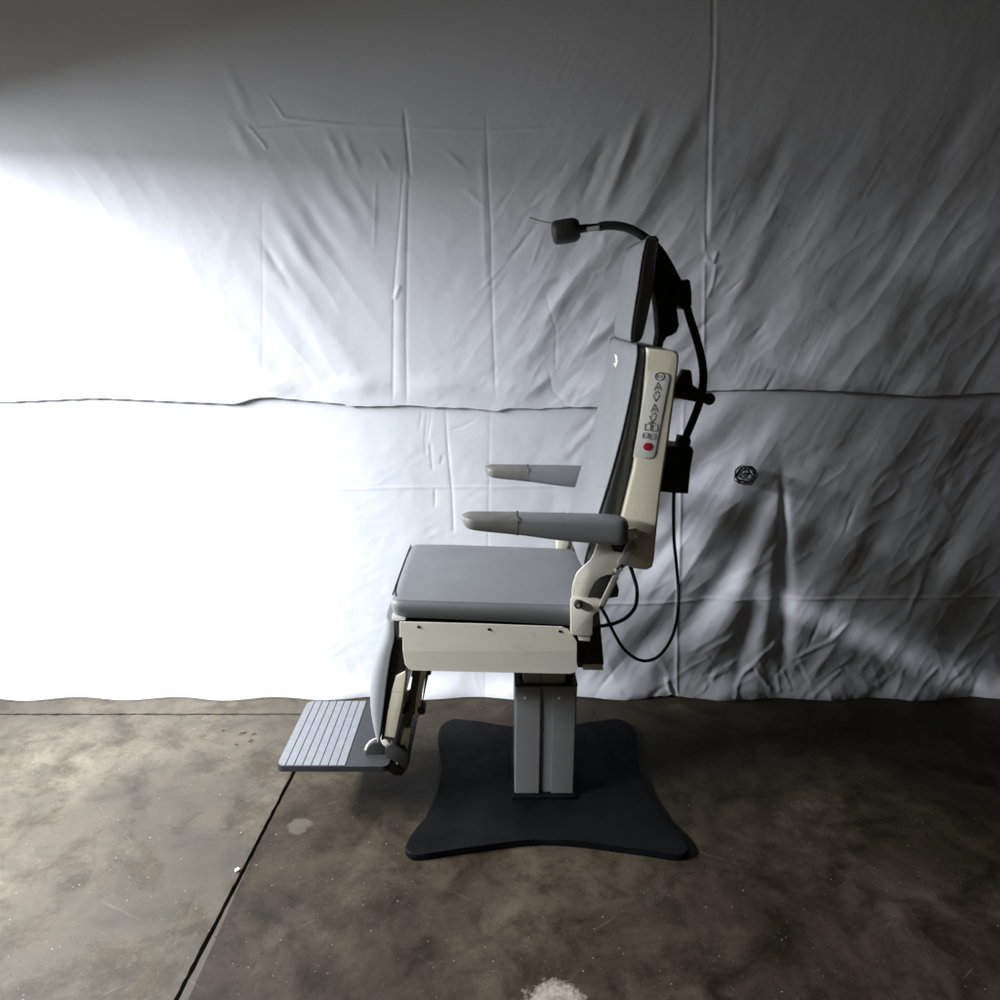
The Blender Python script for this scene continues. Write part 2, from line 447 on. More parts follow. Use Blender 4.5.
    h += crease(x, y, [(549, 370), (553, 392), (568, 405)], -1.4 * MM, 1.2, 0.12, 'sharp')
    h += crease(x, y, [(520, 283), (560, 278), (620, 274)], 1.5 * MM, 3)
    for i in range(60):
        cx, cy = rng.uniform(490, 790), rng.uniform(150, 400)
        h += fold(x, y, cx, cy, rng.uniform(-70, -35), rng.uniform(6, 18), rng.uniform(1.6, 3.4), rng.uniform(-2.4, 2.4) * MM)
    return h
def lower_h(x, y):
    h = np.zeros_like(x)
    wr = np.clip((x - 520) / 120, 0, 1)
    h += wr * (rotn(x, y, -55, 170, 34, 15) * 12 + rotn(x, y, -60, 60, 15, 16) * 3.5) * MM
    h += (1 - wr) * (rotn(x, y, 80, 120, 50, 17) * 7 + rotn(x, y, 50, 50, 20, 18) * 1.6) * MM
    h += rotn(x, y, 0, 200, 160, 19) * 12 * MM
    h -= wr * np.abs(rotn(x, y, -55, 80, 18, 41)) * 4.5 * MM + wr * np.abs(rotn(x, y, -35, 34, 12, 42)) * 3 * MM
    h -= np.abs(rotn(x, y, 15, 34, 26, 44)) * 1.5 * MM + np.abs(rotn(x, y, -30, 18, 9, 46)) * 0.9 * MM + wr * np.abs(rotn(x, y, -58, 26, 8, 47)) * 1.7 * MM
    h -= np.clip((y - 640) / 50, 0, 1) * np.abs(rotn(x, y, 70, 26, 13, 45)) * (3 + 4 * wr) * MM
    h += rotn(x, y, 20, 9, 9, 9) * 0.5 * MM
    h += crease(x, y, [(684, 400), (681, 500), (678, 600), (676, 700)], 2.6 * MM, 1.7, 0)
    h += crease(x, y, [(600, 605), (640, 604), (680, 602), (720, 599), (768, 599), (860, 598), (1010, 596)], 2.2 * MM, 1.5, 0)
    h += crease(x, y, [(490, 400), (489, 480), (488, 560), (485, 700)], -0.9 * MM, 1.2, 0, 'sharp')
    h += crease(x, y, [(200, 492), (330, 489), (400, 487), (500, 487), (600, 486)], 1.0 * MM, 1.5, 0)
    h += crease(x, y, [(445, 403), (448, 450), (452, 490), (454, 535)], -2.2 * MM, 1.2, 0.05, 'sharp')
    for pts in ([(423, 405), (419, 432)], [(428, 405), (425, 440), (426, 458)], [(432, 408), (427, 445)], [(430, 440), (433, 472)], [(435, 487), (435, 508)],
                [(450, 430), (462, 427), (478, 418)], [(443, 455), (441, 465)], [(219, 535), (225, 555), (228, 575)]):
        h += crease(x, y, pts, -1.6 * MM, 1.1, 0.15, 'sharp')
    for cx, cy, a, L, w, am in [(735, 400, -42, 80, 12, 22), (700, 470, -47, 75, 13, -20), (760, 430, -55, 60, 10, -12),
        (712, 530, -55, 80, 14, 18), (735, 560, -60, 80, 13, -22), (752, 560, -65, 70, 9, 16), (690, 620, -50, 60, 14, -22), (720, 620, -52, 60, 14, 16),
        (660, 660, -35, 40, 11, 12), (650, 640, -40, 40, 12, -16), (744, 640, -78, 50, 7, -14), (762, 640, -80, 60, 8, 16), (640, 590, -50, 45, 10, 10),
        (655, 560, -50, 40, 9, -10), (700, 685, 5, 40, 8, 8), (740, 470, -70, 30, 6, 6), (580, 440, -45, 22, 5, 6), (592, 418, -45, 16, 4, -6),
        (225, 650, -70, 30, 6, 6), (840, 560, -62, 120, 20, 20), (880, 520, -58, 120, 22, -18), (940, 600, -60, 120, 24, 16), (980, 480, -64, 100, 20, -14), (830, 660, -30, 60, 12, 10)]:
        h += fold(x, y, cx, cy, a, L, w, am * 0.5 * MM)
    # deep pleat pulled back towards the wall
    for i, (cy, w) in enumerate([(520, 4), (560, 7), (600, 10), (640, 8)]):
        h += fold(x, y, 785 - i * 1.0, cy, 88, 34, w, -13 * MM)
    # creased, trodden hem at the right
    for pts, am in (([(732, 700), (735, 685), (745, 670), (752, 664)], 8), ([(752, 664), (762, 678), (772, 690)], 7), ([(741, 677), (760, 655), (778, 640), (784, 630)], 7),
                    ([(768, 655), (776, 640)], 6), ([(748, 690), (770, 697)], -5), ([(700, 690), (716, 672), (738, 660)], 5), ([(666, 676), (669, 688), (674, 700)], 14),
                    ([(668, 680), (676, 695)], -10), ([(782, 668), (790, 690)], 7), ([(776, 672), (779, 692)], 6), ([(608, 685), (628, 700)], 3),
                    ([(790, 660), (830, 640), (850, 620)], 6), ([(800, 700), (840, 670), (880, 690)], 6), ([(900, 700), (940, 665)], 6)):
        h += crease(x, y, pts, am * 0.42 * MM, 2.2, 0.15)
    for i in range(46):
        cx, cy = rng.uniform(560, 1000), rng.uniform(400, 700)
        h += fold(x, y, cx, cy, rng.uniform(-75, -25), rng.uniform(7, 20), rng.uniform(1.8, 4), rng.uniform(-3, 3) * MM)
    for i in range(40):
        cx, cy = rng.uniform(600, 1000), rng.uniform(655, 702)
        h += fold(x, y, cx, cy, rng.uniform(-80, 80), rng.uniform(6, 20), rng.uniform(2, 4), rng.uniform(-2.2, 2.2) * MM)
    return h * np.clip((y - 380) / 70, 0.15, 1)
def sheet(name, Y, x0, x1, top, hem, hf, step, flare=None):
    nx = int((x1 - x0) / step) + 1
    X = np.linspace(x0, x1, nx)
    hz = hem(X)
    nz = int((top - hz.min()) / step) + 1
    k = np.linspace(0, 1, nz)[:, None]
    Z = hz[None, :] * (1 - k) + top * k
    XX = np.repeat(X[None, :], nz, 0)
    px, py = to_px(XX, Z, Y)
    H = hf(px, py)
    YY = Y - H
    if flare is not None: YY = YY - flare(XX, Z)
    co = np.stack([XX, YY, Z], -1).reshape(-1, 3)
    idx = np.arange(nx * nz).reshape(nz, nx)
    f = np.stack([idx[:-1, :-1], idx[:-1, 1:], idx[1:, 1:], idx[1:, :-1]], -1).reshape(-1, 4)
    me = bpy.data.meshes.new(name)
    me.vertices.add(len(co)); me.vertices.foreach_set('co', co.ravel())
    me.loops.add(f.size); me.loops.foreach_set('vertex_index', f.ravel())
    me.polygons.add(len(f)); me.polygons.foreach_set('loop_start', np.arange(0, f.size, 4)); me.polygons.foreach_set('loop_total', np.full(len(f), 4))
    me.update(calc_edges=True); me.validate()
    me.shade_smooth(); me.materials.append(M['cloth'])
    o = bpy.data.objects.new(name, me); col.objects.link(o)
    return o
YS = 0.50
def px_hem(pts, Y):
    q = [W(a, b, Y) for a, b in pts]
    xs = np.array([p[0] for p in q]); zs = np.array([p[1] for p in q])
    def f(X):
        z = np.interp(X, xs, zs)
        return z
    return f
YU = YS - 0.014
hemU = px_hem([(-150, 400), (0, 402), (100, 398), (218, 403), (235, 404), (248, 400), (262, 397), (272, 397), (300, 400), (322, 402), (345, 404), (347, 406), (380, 406), (410, 405), (430, 407), (470, 408), (485, 410),
               (497, 411), (510, 408), (540, 409), (552, 408), (570, 407), (601, 407), (650, 402), (705, 391), (735, 390), (782, 389), (850, 391), (920, 396), (1010, 392), (1150, 392)], YU)
hemL = px_hem([(-150, 706), (0, 704), (100, 706), (218, 705), (240, 703), (256, 701.5), (270, 703), (290, 704.5), (305, 704), (320, 702), (360, 698), (400, 704), (430, 706), (455, 707), (480, 706), (500, 703), (515, 700), (574, 700),
               (600, 698), (640, 697), (660, 696), (667, 697), (671, 694), (676, 696), (700, 698), (740, 700), (760, 701), (782, 699), (850, 702), (920, 698), (1010, 701), (1150, 700)], YS - 0.012)
su = sheet('hanging_sheet', YU, -2.1, 2.5, 2.75, lambda X: hemU(X) + 0.0009 * np.sin(X * 90) , upper_h, 0.0034,
           flare=lambda X, Z: 0.003 * np.exp(-((Z - 1.16) / 0.03) ** 2) * (1 + np.sin(X * 23)) )
tag(su, 'upper white cotton bed sheet hung as backdrop, overlapping the sheet below', 'sheet')
slw = sheet('hanging_sheet', YS, -2.1, 2.5, 1.30, lambda X: np.maximum(hemL(X), 0.0025), lower_h, 0.0034,
            flare=lambda X, Z: 0.022 * np.exp(-(Z / 0.06) ** 2) * (1 + 0.5 * np.sin(X * 17)))
tag(slw, 'lower white cotton sheet reaching down to the concrete floor', 'sheet')

# dark tangle caught on the lower sheet
c0 = P(746, 475, YS - 0.045)
b = bmesh.new()
rt = random.Random(3)
for strand in range(13):
    a = rt.uniform(0, 6.28); rr = rt.uniform(0.012, 0.034); ox, oz = rt.uniform(-.006, .006), rt.uniform(-.006, .006)
    pts = []
    for i in range(rt.randint(14, 26)):
        a += rt.uniform(0.25, 0.75); rr = min(0.040, max(0.006, rr + rt.uniform(-0.006, 0.006)))
        pts.append(c0 + Vector((ox + rr * math.cos(a), rt.uniform(-0.004, 0.012), oz + rr * math.sin(a) * 0.9)))
    tube_bm(catmull(pts, 5), 0.0014, 6, bm=b)
tag(link('thread_tangle', b, M['black'], smooth=True), 'small round tangle of dark thread stuck on the lower sheet', 'tangle')

# ------------------------------------------------------------ the chair
chair = empty('exam_chair', (G(543, 800).x, 0, 0))
tag(chair, 'powered examination chair in grey vinyl and cream metal on a black pedestal base', 'exam chair')
YN = -0.225

def loft_cushion(name, F_, R_, wf, wr, mat, parent, crown=0.012, bulge=0.006, rnd=(0.03, 0.03), pipe=0.0032, n=6, taper=None, pipemat=None, endback=0.35):
    Fp = catmull([(x, 0, z) for x, z in F_], n); Rp = catmull([(x, 0, z) for x, z in R_], n)
    N = len(Fp)
    st = []
    S = [0]
    for i in range(1, N): S.append(S[-1] + (Fp[i] - Fp[i - 1]).length)
    T = S[-1]
    for i in range(N):
        e = 0
        for dist, r in ((S[i], rnd[0]), (T - S[i], rnd[1])):
            if r > 0 and dist < r:
                k = 1 - dist / r
                e = max(e, 1 - math.sqrt(max(0, 1 - k * k)))
        st.append(e)
    b = bmesh.new()
    rings = []; pipe_l = []; pipe_r = []
    for i in range(N):
        f, r = Fp[i], Rp[i]
        th = f - r; d = th.normalized()
        e = st[i]
        rad = rnd[0] if S[i] < T / 2 else rnd[1]
        tw = taper(S[i] / T) if taper else 1.0
        a, c = wf * tw - e * rad, wr * tw - e * rad
        f = f - d * e * min(rad, th.length) * endback
        r = r + d * e * min(rad, th.length) * endback * 0.5
        th = f - r
        prof = [(c * 0.5, 0), (c, 0), (c + (a - c) * 0.45, 0.2), (c + (a - c) * (0.68 if bulge < 0.001 else 0.85) + bulge * 0.6, 0.45), (a + bulge if bulge > 0.001 else a - 0.004, 0.68), (a + bulge * 0.7 if bulge > 0.001 else a, 0.83), (a, 0.93), (a - 0.004, 0.97), (a - 0.016, 1.0)]
        prof = [(w, th * v) for w, v in prof] + [(a * 0.8, th + d * crown * 0.55 * (1 - e)), (a * 0.55, th + d * crown * 0.85 * (1 - e)), (a * 0.25, th + d * crown * 0.98 * (1 - e))]
        pl = [r + q + Vector((0, -w, 0)) for w, q in prof]
        pr = [r + q + Vector((0, w, 0)) for w, q in prof][::-1]
        rings.append([b.verts.new(p) for p in pl + pr])
        pipe_l.append(r + th * 0.95 + d * 0.0015 + Vector((0, -a + 0.0005, 0))); pipe_r.append(r + th * 0.95 + d * 0.0015 + Vector((0, a - 0.0005, 0)))
    m = len(rings[0])
    for A, B in zip(rings, rings[1:]):
        for k in range(m): b.faces.new((A[k], A[(k + 1) % m], B[(k + 1) % m], B[k]))
    h = m // 2
    for Rg in (rings[0], rings[-1]):
        for k in range(h - 1):
            b.faces.new((Rg[k], Rg[k + 1], Rg[m - 2 - k], Rg[m - 1 - k]))
    o = link(name, b, mat, parent, angle=60)
    if pipe:
        link('piping', tube_bm(pipe_l + pipe_r[::-1], pipe, 8, closed=True), pipemat or M['piping'], o, smooth=True)
    return o

# base plate
zt = 0.022
left = [(460, 718.5), (447, 721), (440, 727), (438, 737), (441, 755), (441, 775), (436, 795), (426, 815), (412, 834), (405.5, 845), (407, 851), (414, 854), (430, 853), (455, 849), (485, 845)]
lw = [G(a, b_, zt) for a, b_ in left]
cx = G(543, 800, zt).x
far_mid = Vector((cx, G(543, 729, zt).y, zt)); near_mid = Vector((cx, G(543, 839, zt).y, zt))
ctrl = [far_mid, G(505, 725.5, zt)] + lw + [G(515, 841, zt), near_mid]
right = [Vector((2 * cx - p.x, p.y, p.z)) for p in ctrl[1:-1]][::-1]
outl = catmull(ctrl + right, 6, closed=True)
b = bmesh.new()
f = b.faces.new([b.verts.new(p) for p in outl])
r = bmesh.ops.extrude_face_region(b, geom=[f])
for v in r['geom']:
    if isinstance(v, bmesh.types.BMVert): v.co.z = 0.003
es = [e for e in b.edges if abs(e.verts[0].co.z - zt) < 1e-5 and abs(e.verts[1].co.z - zt) < 1e-5]
bmesh.ops.bevel(b, geom=es, offset=0.006, segments=4, affect='EDGES', profile=0.6)
link('base_plate', b, M['base'], chair, angle=50)
# black pan round the foot of the column
YC = -0.097
x0, zb = W(514.5, 796, YC); x1, _ = W(574, 796, YC)
_, zt2 = W(543, 687, YC)
zb = 0.024
b = box_bm(((x0 + x1) / 2, 0.0, 0.026), (x1 - x0 + 0.016, 0.222, 0.012), bevel=0.004)
link('column_flange', b, M['base'], chair, angle=50)
# lift column, channel profile
xl, xr = x0, x1; w_ = xr - xl
def colprof(xl, xr, yn, yf, g0, g1, dp, r=0.006):
    p = []
    for k in range(5): a = math.pi + k / 4 * math.pi / 2; p.append((xl + r + r * math.cos(a), yn + r + r * math.sin(a)))
    p += [(g0, yn), (g0, yn + dp), (g1, yn + dp), (g1, yn)]
    for k in range(5): a = 1.5 * math.pi + k / 4 * math.pi / 2; p.append((xr - r + r * math.cos(a), yn + r + r * math.sin(a)))
    for k in range(5): a = k / 4 * math.pi / 2; p.append((xr - r + r * math.cos(a), yf - r + r * math.sin(a)))
    for k in range(5): a = math.pi / 2 + k / 4 * math.pi / 2; p.append((xl + r + r * math.cos(a), yf - r + r * math.sin(a)))
    return p
def zprism(p, z0, z1):
    b = bmesh.new(); f = b.faces.new([b.verts.new((x, y, z0)) for x, y in p])
    r = bmesh.ops.extrude_face_region(b, geom=[f])
    for v in r['geom']:
        if isinstance(v, bmesh.types.BMVert): v.co.z = z1
    return b
g0 = xl + w_ * 0.405; g1 = xl + w_ * 0.615
colo = link('lift_column', zprism(colprof(xl, xr, YC, 0.105, g0, g1, 0.006), 0.033, zt2), M['alu'], chair, angle=35)
for px in (525, 559):
    s = P(px, 698, YC)
    link('screw', cyl_bm(s + Vector((0, -0.002, 0)), s + Vector((0, 0.004, 0)), 0.004, n=14), M['white'], colo, angle=40)
# cap rim and inner column
rim = zprism(colprof(xl - 0.001, xr + 0.001, YC - 0.001, 0.106, g0, g1, 0.004), zt2 + 0.0005, zt2 + 0.005)
link('column_rim', rim, M['black'], chair, angle=35)
xi0 = xl + 0.022; xi1 = xr - 0.032
link('inner_column', zprism(colprof(xi0, xi1, YC + 0.010, 0.08, xi0 + 0.048, xi0 + 0.052, 0.004), zt2 - 0.05, 0.52), M['inner_metal'], chair, angle=35)
link('inner_guide', zprism(colprof(xl + 0.012, xr - 0.006, YC + 0.045, 0.092, g0, g1, 0.003), zt2 - 0.03, 0.50), M['black'], chair, angle=35)

# seat frame (dark carriage under the cushion)
YP = -0.235
prism('seat_frame', [(401, 620), (560, 628), (592, 630), (590, 664), (410, 664)], -0.20, 0.20, M['black'], chair, 0.004)
prism('rear_motor_cover', [(574, 640), (588, 622), (597, 604), (599.5, 612), (604, 664), (602, 669), (578, 668)], -0.165, 0.165, M['black'], chair, 0.004)
prism('rear_lip', [(583, 664.5), (602.5, 664.5), (603.5, 668), (603, 670.5), (583, 670)], -0.17, 0.17, M['cream'], chair, 0.001)
# side panels
def side_panel(sign):
    up = [(399.5, 621.5), (480, 623.5), (562, 626.5), (568, 629), (574, 637), (577, 642), (577, 651)]
    upl = [(400, 651), (402.5, 637.5), (399.5, 637)]
    lowr = [(577, 668), (575, 672.5), (571, 674.5)]
    lowl = [(412, 671), (408, 669), (405, 665)]
    lip = W(402, 651, YP)
    b = bmesh.new()
    Yb = YP
    def V(px, py, dy): x, z = W(px, py, YP); return Vector((x, sign * (abs(YP) - dy), z))
    U = [b.verts.new(V(a, c, 0)) for a, c in up]; L3 = [b.verts.new(V(402.8, 651, 0))] + [b.verts.new(V(a, c, 0)) for a, c in upl[1:]]
    b.faces.new(U + L3)
    lo = [b.verts.new(V(a, c, 0.0015 + 0.002 * (c - 651) / 20)) for a, c in lowr + lowl]
    b.faces.new([U[-1]] + lo + [L3[0]])
    bmesh.ops.recalc_face_normals(b, faces=b.faces)
    o = link('side_panel', b, M['panel_cream'], chair)
    md = o.modifiers.new('thick', 'SOLIDIFY'); md.thickness = 0.003; md.offset = 0
    bv = o.modifiers.new('bev', 'BEVEL'); bv.width = 0.001; bv.segments = 2
    for px, py in ((418.5, 626.5), (489, 629), (560, 631)):
        s = V(px, py, 0)
        link('screw', cyl_bm(s + Vector((0, sign * 0.0035, 0)), s - Vector((0, sign * 0.004, 0)), 0.0036, 0.0036, n=16), M['screw'], o, angle=40)
    return o
side_panel(-1); side_panel(1)
prism('front_trim', [(391.5, 617), (399, 618.5), (405, 620.5), (396, 621), (392, 620)], -0.232, 0.232, M['white'], chair, 0.0006)
prism('front_board', [(393, 619.5), (402.5, 621), (402.5, 640), (397.5, 640)], -0.225, 0.225, M['black'], chair, 0.001)

# seat cushion : long axis X; 'front' line is the top surface
YT = -0.224
zoff = 0.0
topF = [W(389, 597.5, YT), W(400, 600.5, YT), W(440, 601, YT), W(500, 603, YT), W(560, 605, YT), W(600, 607, YT)]
botR = [W(391.5, 618, YT), W(400, 619, YT), W(440, 620.5, YT), W(500, 623.5, YT), W(560, 626.5, YT), W(600, 629, YT)]
topF[0] = (topF[0][0], topF[1][1] + 0.002); 
seat = loft_cushion('seat_cushion', topF, botR, 0.226, 0.213, M['vinyl'], chair, crown=0.016, bulge=0.004, rnd=(0.028, 0.02), pipe=0, endback=0.3, n=10)
# top seam: cord across front, stitched line along the side
zc_ = lambda s: 0
def seat_top(px, y, dz=0.0):
    a = W(px, 601.5 + (px - 400) * 0.03, YT); return Vector((a[0], y, a[1] + dz))
fr = [Vector((W(391.5, 600, YT)[0], y, W(391.5, 600, YT)[1] + 0.004 + 0.005 * (1 - (y / 0.226) ** 2))) for y in np.linspace(-0.200, 0.190, 30)]
link('piping', tube_bm(fr, 0.0022, 8), M['piping'], seat, smooth=True)
b = bmesh.new()
for i in range(74):
    px = 398 + i * 2.4
    a = W(px, 600.2 + (px - 398) * 0.030, -0.2285); a2 = W(px + 1.5, 600.2 + (px + 1.5 - 398) * 0.030, -0.2285)
    tube_bm([Vector((a[0], -0.2285, a[1])), Vector((a2[0], -0.2285, a2[1]))], 0.0011, 5, bm=b)
link('stitching', b, M['thread'], seat)

# backrest
YB = -0.215
backF = [W(583, 574, YB), W(584, 560, YB), W(588, 545, YB), W(598, 513, YB), W(610, 475, YB), W(621, 435, YB), W(630, 395, YB), W(635.5, 366, YB), W(637, 352, YB), W(635, 344, YB)]
YBR = -0.165
backR = [W(612, 580, YBR), W(617, 566, YBR), W(623, 548, YBR), W(631, 513, YBR), W(636, 478, YBR), W(642.5, 437, YBR), W(648, 397, YBR), W(651.5, 368, YBR), W(653, 354, YBR), W(653, 347, YBR)]
back = loft_cushion('backrest_cushion', backF, backR, 0.215, 0.165, M['vinyl'], chair, crown=0.014, bulge=0.0, rnd=(0.03, 0.035), pipe=0.0024, endback=0.4)
# torn patch of vinyl near the top of the backrest
def on_line(px, py, A, B_, off=0.016):
    # intersect the pixel ray with the plane through A,B (X,Z) running along Y
    dx, dz = B_[0] - A[0], B_[1] - A[1]; nx, nz = -dz, dx
    L = math.hypot(nx, nz); nx /= L; nz /= L
    if nx > 0: nx, nz = -nx, -nz
    u = (px - 500) / F; v = (500 - py) / F
    d = Vector((u, math.cos(PITCH) + v * math.sin(PITCH), -math.sin(PITCH) + v * math.cos(PITCH)))
    o = Vector((0, -D, HC)); a = Vector((A[0] + nx * off, 0, A[1] + nz * off)); n_ = Vector((nx, 0, nz))
    return o + d * ((a - o).dot(n_) / d.dot(n_))
b = bmesh.new()
tp = [(614, 353.5), (617, 356), (617.5, 362), (615.5, 368), (614.8, 366), (613.2, 363.8), (615.8, 362), (615.2, 357.5)]
vs = [b.verts.new(on_line(px, py, backF[6], backF[7], 0.0145)) for px, py in tp]
f = b.faces.new(vs); r = bmesh.ops.extrude_face_region(b, geom=[f])
for v in r['geom']:
    if isinstance(v, bmesh.types.BMVert): v.co.x += 0.006
link('torn_patch', b, M['white'], back)

# headrest
YH = -0.13
headF = [W(631, 343, YH), W(631.5, 330, YH), W(634, 310, YH), W(637.5, 288, YH), W(641, 264, YH), W(644.5, 247, YH), W(647, 238, YH)]
YHR = -0.09
headR = [W(641, 342, YHR), W(644.5, 330, YHR), W(649, 310, YHR), W(653, 288, YHR), W(655.5, 264, YHR), W(657.5, 247, YHR), W(658, 238, YHR)]
head = loft_cushion('headrest_cushion', headF, headR, 0.13, 0.09, M['vinyl'], chair, crown=0.010, bulge=0.0, rnd=(0.02, 0.02), pipe=0.0022)
# headrest bracket
prism('headrest_bracket', [(656, 250), (662, 247), (667, 260), (675, 277), (676, 297), (678, 315), (679.5, 325), (677, 332), (672, 335.5), (667, 337), (664, 342), (662, 351), (657, 351), (658, 342), (659.5, 334), (658, 312), (655, 290), (653, 270)],
      -0.03, 0.035, M['black'], chair, 0.004, seg=3)
prism('headrest_crown', [(648, 236), (656, 235.5), (659, 239), (659, 247), (655, 256), (650, 252), (648, 244)], -0.045, 0.045, M['black'], chair, 0.004, seg=3)

# back housing
YHs = -0.226
hs = [(648, 348), (673, 350.5), (677.5, 352), (679.5, 356), (679, 364), (668.5, 440), (660, 500), (654.5, 560), (652.5, 568), (647, 570.5), (636, 570), (622, 566), (610, 560), (622, 520), (634, 470), (644, 400)]
house = prism('back_housing', hs, YHs, 0.226, M['cream'], chair, 0.007, seg=4)
# membrane keypad on its side
prism('control_panel', [(650, 371.5), (667, 373), (670, 374.5), (671.3, 378), (656.5, 455), (654.5, 458.5), (651, 460), (634, 458)], YHs - 0.0012, YHs + 0.002, M['sticker'], chair, 0.0006)
kp = [o for o in chair.children if o.name.startswith('control_panel')][0]
YK = YHs - 0.0018
def K(px, py): x, z = W(px, py, YK); return Vector((x, YK, z))
def outline(name, pts, r=0.00075, closed=True, mat=None):
    return link(name, tube_bm([K(*p) for p in pts], r, 5, closed=closed), mat or M['ink'], kp)
outline('keypad_border', [(662, 372.6), (667, 373.6), (669, 375), (669.8, 378), (655.3, 454.5), (653.5, 458), (650, 458.8), (646, 458.6)], closed=False)
def ell(cx, cy, rx, ry, n=20): return [(cx + rx * math.cos(k / n * 6.2832), cy + ry * math.sin(k / n * 6.2832)) for k in range(n)]
outline('button_symbol', ell(660.3, 376.8, 4.3, 3.8))
outline('button_symbol', ell(660.3, 376.8, 2.2, 1.1, 12), 0.0006)
for cx_, cy_ in ((658.0, 387.5), (654.6, 409.0)):
    outline('up_symbol', [(cx_ + 0.4, cy_ - 5), (cx_ + 3.6, cy_ + 3), (cx_ - 3.4, cy_ + 3)])
    outline('up_symbol', [(cx_ + 0.2, cy_ - 0.5), (cx_ + 1.0, cy_ + 1.5), (cx_ - 0.8, cy_ + 1.5)], 0.0006)
    outline('seat_symbol', [(cx_ - 2.8, cy_ + 4.8), (cx_ + 0.8, cy_ + 4.4), (cx_ + 2.2, cy_ + 6.6)], 0.0008, False)
    outline('seat_symbol', [(cx_ - 3.4, cy_ + 6.4), (cx_ - 0.2, cy_ + 5.6)], 0.0006, False)
    outline('down_symbol', [(cx_ - 4.4, cy_ + 7.6), (cx_ + 2.2, cy_ + 7.8), (cx_ - 2.0, cy_ + 14.2)])
for cx_, cy_, w, h in ((648.3, 427.6, 2.9, 3.1), (655.2, 428.4, 2.8, 3.1), (646.2, 436.2, 2.8, 2.2), (653.2, 437.2, 2.8, 2.3)):
    outline('button_symbol', [(cx_ - w + 0.5, cy_ - h), (cx_ + w + 0.3, cy_ - h), (cx_ + w - 0.3, cy_ + h), (cx_ - w, cy_ + h)])
outline('button_symbol', [(648.5, 423.5), (655.5, 424), (652, 422.5)], 0.0006)
outline('button_symbol', [(644.8, 436.3), (647.8, 436.2)], 0.0006, False)
outline('button_symbol', [(651.6, 437.2), (654.6, 437.2)], 0.0006, False)
s = K(647.8, 447)
rb = link('stop_button', cyl_bm(s + Vector((0, -0.0025, 0)), s + Vector((0, 0.001, 0)), 0.0096, n=32, bevel=0.0008), M['red'], kp, angle=40)

# the housing widens towards the rear, its sides leaned forward to catch more daylight
_a = W(622, 520, YHs); _b = W(648, 348, YHs)
_dx, _dz = _b[0] - _a[0], _b[1] - _a[1]; _L = math.hypot(_dx, _dz)
def lean(o, depth=0.012):
    off = o.matrix_basis.translation.copy(); q_ = o.parent
    while q_: off += q_.location; q_ = q_.parent
    for v in o.data.vertices:
        x, z = v.co.x + off.x - _a[0], v.co.z + off.z - _a[1]
        q = (x * _dz - z * _dx) / _L
        k = min(max(q / 0.085, 0), 1.1)
        if abs(v.co.y) > 0.14: v.co.y -= math.copysign(depth * (1 - k), v.co.y)
lean(house); lean(kp)
for o_ in kp.children: lean(o_)

